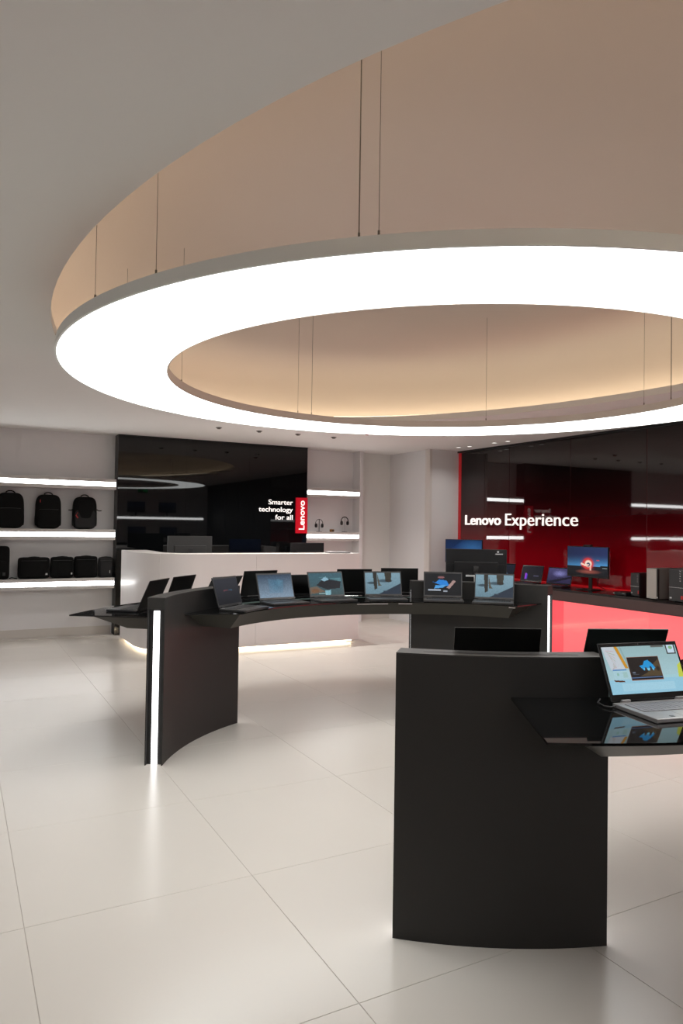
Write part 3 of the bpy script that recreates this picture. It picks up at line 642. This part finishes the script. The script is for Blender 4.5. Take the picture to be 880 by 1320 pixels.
# all-in-one computer on the far table, back to the camera
t = monitor('all_in_one_computer', 'large black computer seen from behind with a chrome stand, above the far table right leg', pol(2.10, 46.3), R(46.3 + 90 + 6), .54, .335, .085, screen_plain((12, 13, 16), (8, 8, 10)), back='plastic', cat='computer', style=2)
B().box(-.26, .26, .0122, .0145, .20, .203).obj('back_seam', M['zip'], [o for o in bpy.data.objects if o.parent == t and o.name.startswith('head')][0])
B().box(-.235, -.17, .0122, .0148, .29, .298).box(-.2, -.185, .0122, .0148, .305, .322).obj('label_sticker', M['whitetab'], [o for o in bpy.data.objects if o.parent == t and o.name.startswith('head')][0])
B().box(-.09, .09, .062, .072, .175, .19).box(-.018, .018, .063, .074, .01, .175).obj('stand_bracket', M['whitetab'], t)  # white colour stands in for the bright shine of the chrome stand

# ------------------------------------------------------------------ red counter along the right wall
rc = thing('wall_counter', 'glowing coral-red glass counter with a black top along the red glass wall', 'counter', (0, 0, 0))
CXF = 6.3; Y0c, Y1c = -1.0, 8.93
B().box(CXF, XR - .002, Y0c, Y1c, .775, .80).obj('top_board', M['redtop'], rc)
B().box(CXF, CXF + .02, Y0c, Y1c, .672, .7745).obj('fascia_board', M['redband'], rc)
B().box(CXF + .03, CXF + .05, 6.22, Y1c, .03, .672).obj('lit_panel', M['coral2'], rc)
ye = 6.217
while ye > Y0c + .1:
    B().box(CXF + .03, CXF + .05, max(ye - 1.18, Y0c), ye, .03, .672).obj('lit_panel', M['coral'], rc); ye -= 1.183
B().box(CXF + .06, CXF + .08, Y0c, Y1c, 0, .672).obj('core_board', M['redband'], rc)
B().box(CXF + .021, CXF + .06, Y0c, Y1c, .66, .671).obj('cover_strip', M['redband'], rc)
B().box(CXF + .03, CXF + .06, Y0c, Y1c, 0, .0295).obj('plinth', M['shelf'], rc)
B().box(XR - .03, XR - .012, Y0c, Y1c, .8005, .815).obj('added_wall_glow', M['redglow'], rc)  # added glow strip for the red wash on the wall, not a known lamp
ZC = .80
pr = Paint(96, 56, (40, 52, 92), (20, 22, 28))
gv = np.clip((pr.v - .34) / .45, 0, 1)[..., None]; sky = np.array(lin((84, 158, 215))) * (1 - gv) ** 2.2 + np.array(lin((38, 50, 92))) * (1 - (1 - gv) ** 2.2)
pr.a = np.where(pr.v[..., None] > .34, sky, np.array(lin((34, 36, 42))) * (.55 + pr.v[..., None] * 1.4)); pr.a *= (.55 + .6 * pr.u)[..., None] ** .8
pr.ell(.53, .15, .34, .09, (190, 100, 84), .7, 1.).ell(.52, .43, .22, .30, (150, 40, 60), .6, .6).ell(.52, .43, .155, .225, (214, 60, 58), 1, .25).ell(.53, .43, .10, .14, (255, 232, 215), 1, .35).ell(.53, .40, .055, .085, (60, 76, 104), 1, .3)
pr.poly([(.33, .40), (.42, .33), (.53, .36), (.56, .42), (.44, .40), (.36, .46)], (255, 214, 196)).poly([(.33, .40), (.40, .30), (.46, .31), (.42, .36)], (214, 60, 58)).rect(.56, .60, .2, .38, (255, 200, 180), .8)
pr.rect(.73, .80, .53, .565, (190, 70, 90)).rect(.82, 1, .31, .37, (30, 34, 36)).rect(.88, .99, .29, .31, (150, 170, 170)).noise(.04)
t = monitor('display_monitor', 'monitor showing a glowing red spiral on a blue dusk sky, on the red counter', (6.56, 6.07, ZC), R(-90 + 6), .57, .365, .145, pr, back='plastic')
B().box(-.05, .05, -.02, .02, 0, .02).obj('webcam', M['plastic'], t, loc=(0, 0, .51))
B().tube([(.02, .07, .3), (.06, .12, .16), (.02, .16, .04), (.1, .2, .006)], .004).obj('power_cable', M['plastic'], t, smooth=True)
pb = Paint(40, 24, (18, 44, 84), (20, 60, 118)).ell(.75, .5, .5, .6, (60, 120, 175), .6, .9).poly([(0, 1), (.5, 1), (0, .4)], (12, 30, 60), .5).noise(.04)
monitor('display_monitor', 'blue-screened monitor in the far corner beside the white pillar', (6.52, 8.36, ZC), R(-90 + 28), .58, .34, .20, pb, back='plastic')
pv = Paint(40, 24, (70, 66, 110), (40, 36, 66)).ell(.5, .65, .35, .25, (130, 130, 190), .8, .8).poly([(0, .1), (1, .5), (1, .38), (.2, 0)], (20, 18, 34)).noise(.12)
pd = Paint(40, 24, (16, 14, 28), (12, 12, 20)).rect(.18, .26, .1, .5, (150, 60, 210)).rect(.26, .30, .1, .45, (60, 60, 180)).rect(.6, .85, .28, .36, (90, 90, 120), .7)
pe = Paint(40, 24, (20, 26, 44), (10, 12, 20)).ell(.5, .3, .2, .16, (120, 170, 210), .9, .5).ell(.55, .3, .08, .08, (220, 110, 90), .9, .5).rect(0, 1, 0, .1, (60, 90, 150), .5)
for y, yaw, pic, lab, ww in ((6.60, -90 + 15, pv, 'laptop with a violet cloudy picture beside the spiral monitor on the red counter', .34),
                             (7.09, -90 + 14, pd, 'small dark laptop with a purple streak, middle of three on the red counter', .32),
                             (7.62, -90 + 10, pe, 'small dark laptop with a blue and red glow, leftmost of three on the red counter', .32)):
    laptop(lab, (6.62, y, ZC), R(yaw), pic=pic, w_=ww, d_=.225, tilt=18, body_m='lapdark', lid_m='lidblack', group='laptops on the red counter')
t = thing('mini_computer', 'flat black mini computer lying between the spiral monitor and the towers', 'computer', (6.46, 5.44, ZC), R(-90))
B().box(-.08, .08, -.09, .09, .002, .036, bev=.003).obj('case', M['pcblack'], t); B().box(-.09, -.075, -.0925, -.09, .012, .022).box(.03, .06, -.0925, -.09, .022, .026).obj('front_ports', M['chrome'], t)
def tower(label, loc, rz, w_, d_, h_, front, side, style):
    t = thing('computer_tower', label, 'computer tower', loc, rz)
    B().box(-w_ / 2, w_ / 2, -d_ + .0, -.002, .006, h_, bev=.003).obj('case', M[side], t)
    for s_ in (-1, 1): B().box(s_ * w_ * .3 - .012, s_ * w_ * .3 + .012, -d_ + .02, -.02, 0, .006).obj('foot', M['plastic'], t)
    B().box(-w_ / 2 + .001, w_ / 2 - .001, -d_ - .014, -d_, .006, h_ - .002, bev=.003).obj('front_panel', M[front], t)
    if style == 0:
        B().box(-w_ / 2, w_ / 2, -d_ - .0155, -d_ - .0135, h_ * .42, h_ * .435).obj('chrome_trim', M['chrome'], t)
        for k in range(5): B().box(w_ * .25, w_ * .33, -d_ - .0152, -d_ - .0138, h_ * (.9 - .07 * k), h_ * (.92 - .07 * k)).obj('port', M['chrome'], t)
        B().box(w_ * .34, w_ * .47, -d_ - .0155, -d_ - .0135, .03, .065).obj('red_badge', M['redtab'], t, label='red badge')
        B().box(-w_ * .45, -w_ * .3, -d_ - .0155, -d_ - .0135, .03, .045).obj('sticker', M['whitetab'], t)
    else:
        B().box(w_ * .38, w_ / 2 + .001, -d_ - .016, -d_ + .004, .006, h_ - .002).obj('dark_slot', M['groove'], t)
        B().box(w_ * .4, w_ * .49, -d_ - .0165, -d_ - .0155, .015, .03).obj('badge', M['chrome'], t)
    return t
tower('black desktop tower with chrome trim beside the mini computer', (6.72, 5.285, ZC), R(-90), .11, .29, .252, 'pcgrey', 'pcblack', 0)
tower('silver-fronted desktop tower with taupe side, between two black towers', (6.66, 5.005, ZC), R(-90), .14, .31, .318, 'pcsilver', 'pcside', 1)
tower('tall black desktop tower with chrome trim at the right picture edge', (6.66, 4.72, ZC), R(-90), .16, .32, .335, 'pcgrey', 'pcblack', 0)

# ------------------------------------------------------------------ front wall, seen in the dark glass only
shf = thing('front_wall_shelf', 'long lit shelf on the wall behind the camera, reflected in the black glass', 'shelf', (1.2, YN, 1.62))
B().box(0, 5.5, 0, .24, 0, .10).obj('board', M['shelf'], shf); B().box(0, 5.5, .2405, .246, .02, .08).obj('light_strip', M['shelfled'], shf)
low = thing('front_wall_counter', 'low dark counter on the wall behind the camera, reflected in the black glass', 'counter', (1.2, YN, 0))
B().box(0, 5.0, 0, .5, .86, .90).obj('top_board', M['redtop'], low); B().box(0.05, 4.95, .02, .46, 0, .86).obj('front_board', M['charcoal'], low)
for k in range(5):
    for z, y in ((1.72, YN + .13), (.90, YN + .26)):
        monitor('wall_monitor', 'dark blue monitor on the %s behind the camera, %s from the left wall' % ('lit shelf' if z > 1 else 'low counter', ('first', 'second', 'third', 'fourth', 'fifth')[k]),
                (1.9 + .93 * k, y, z), R(180), .52, .31, .12 if z > 1 else .2, screen_plain((30, 40, 70), (8, 10, 18), (8, 6)), back='plastic', group='monitors behind the camera')
t = thing('exit_sign', 'small green running-figure exit sign on the wall behind the camera', 'sign', (4.9, YN, 2.42))
B().box(-.14, .14, 0, .03, 0, .13).obj('case', M['plastic'], t); B().box(-.12, -.1, .031, .033, .02, .11).box(.0, .05, .031, .033, .045, .085).box(.08, .12, .031, .033, .02, .11).obj('symbol', M['green'], t)
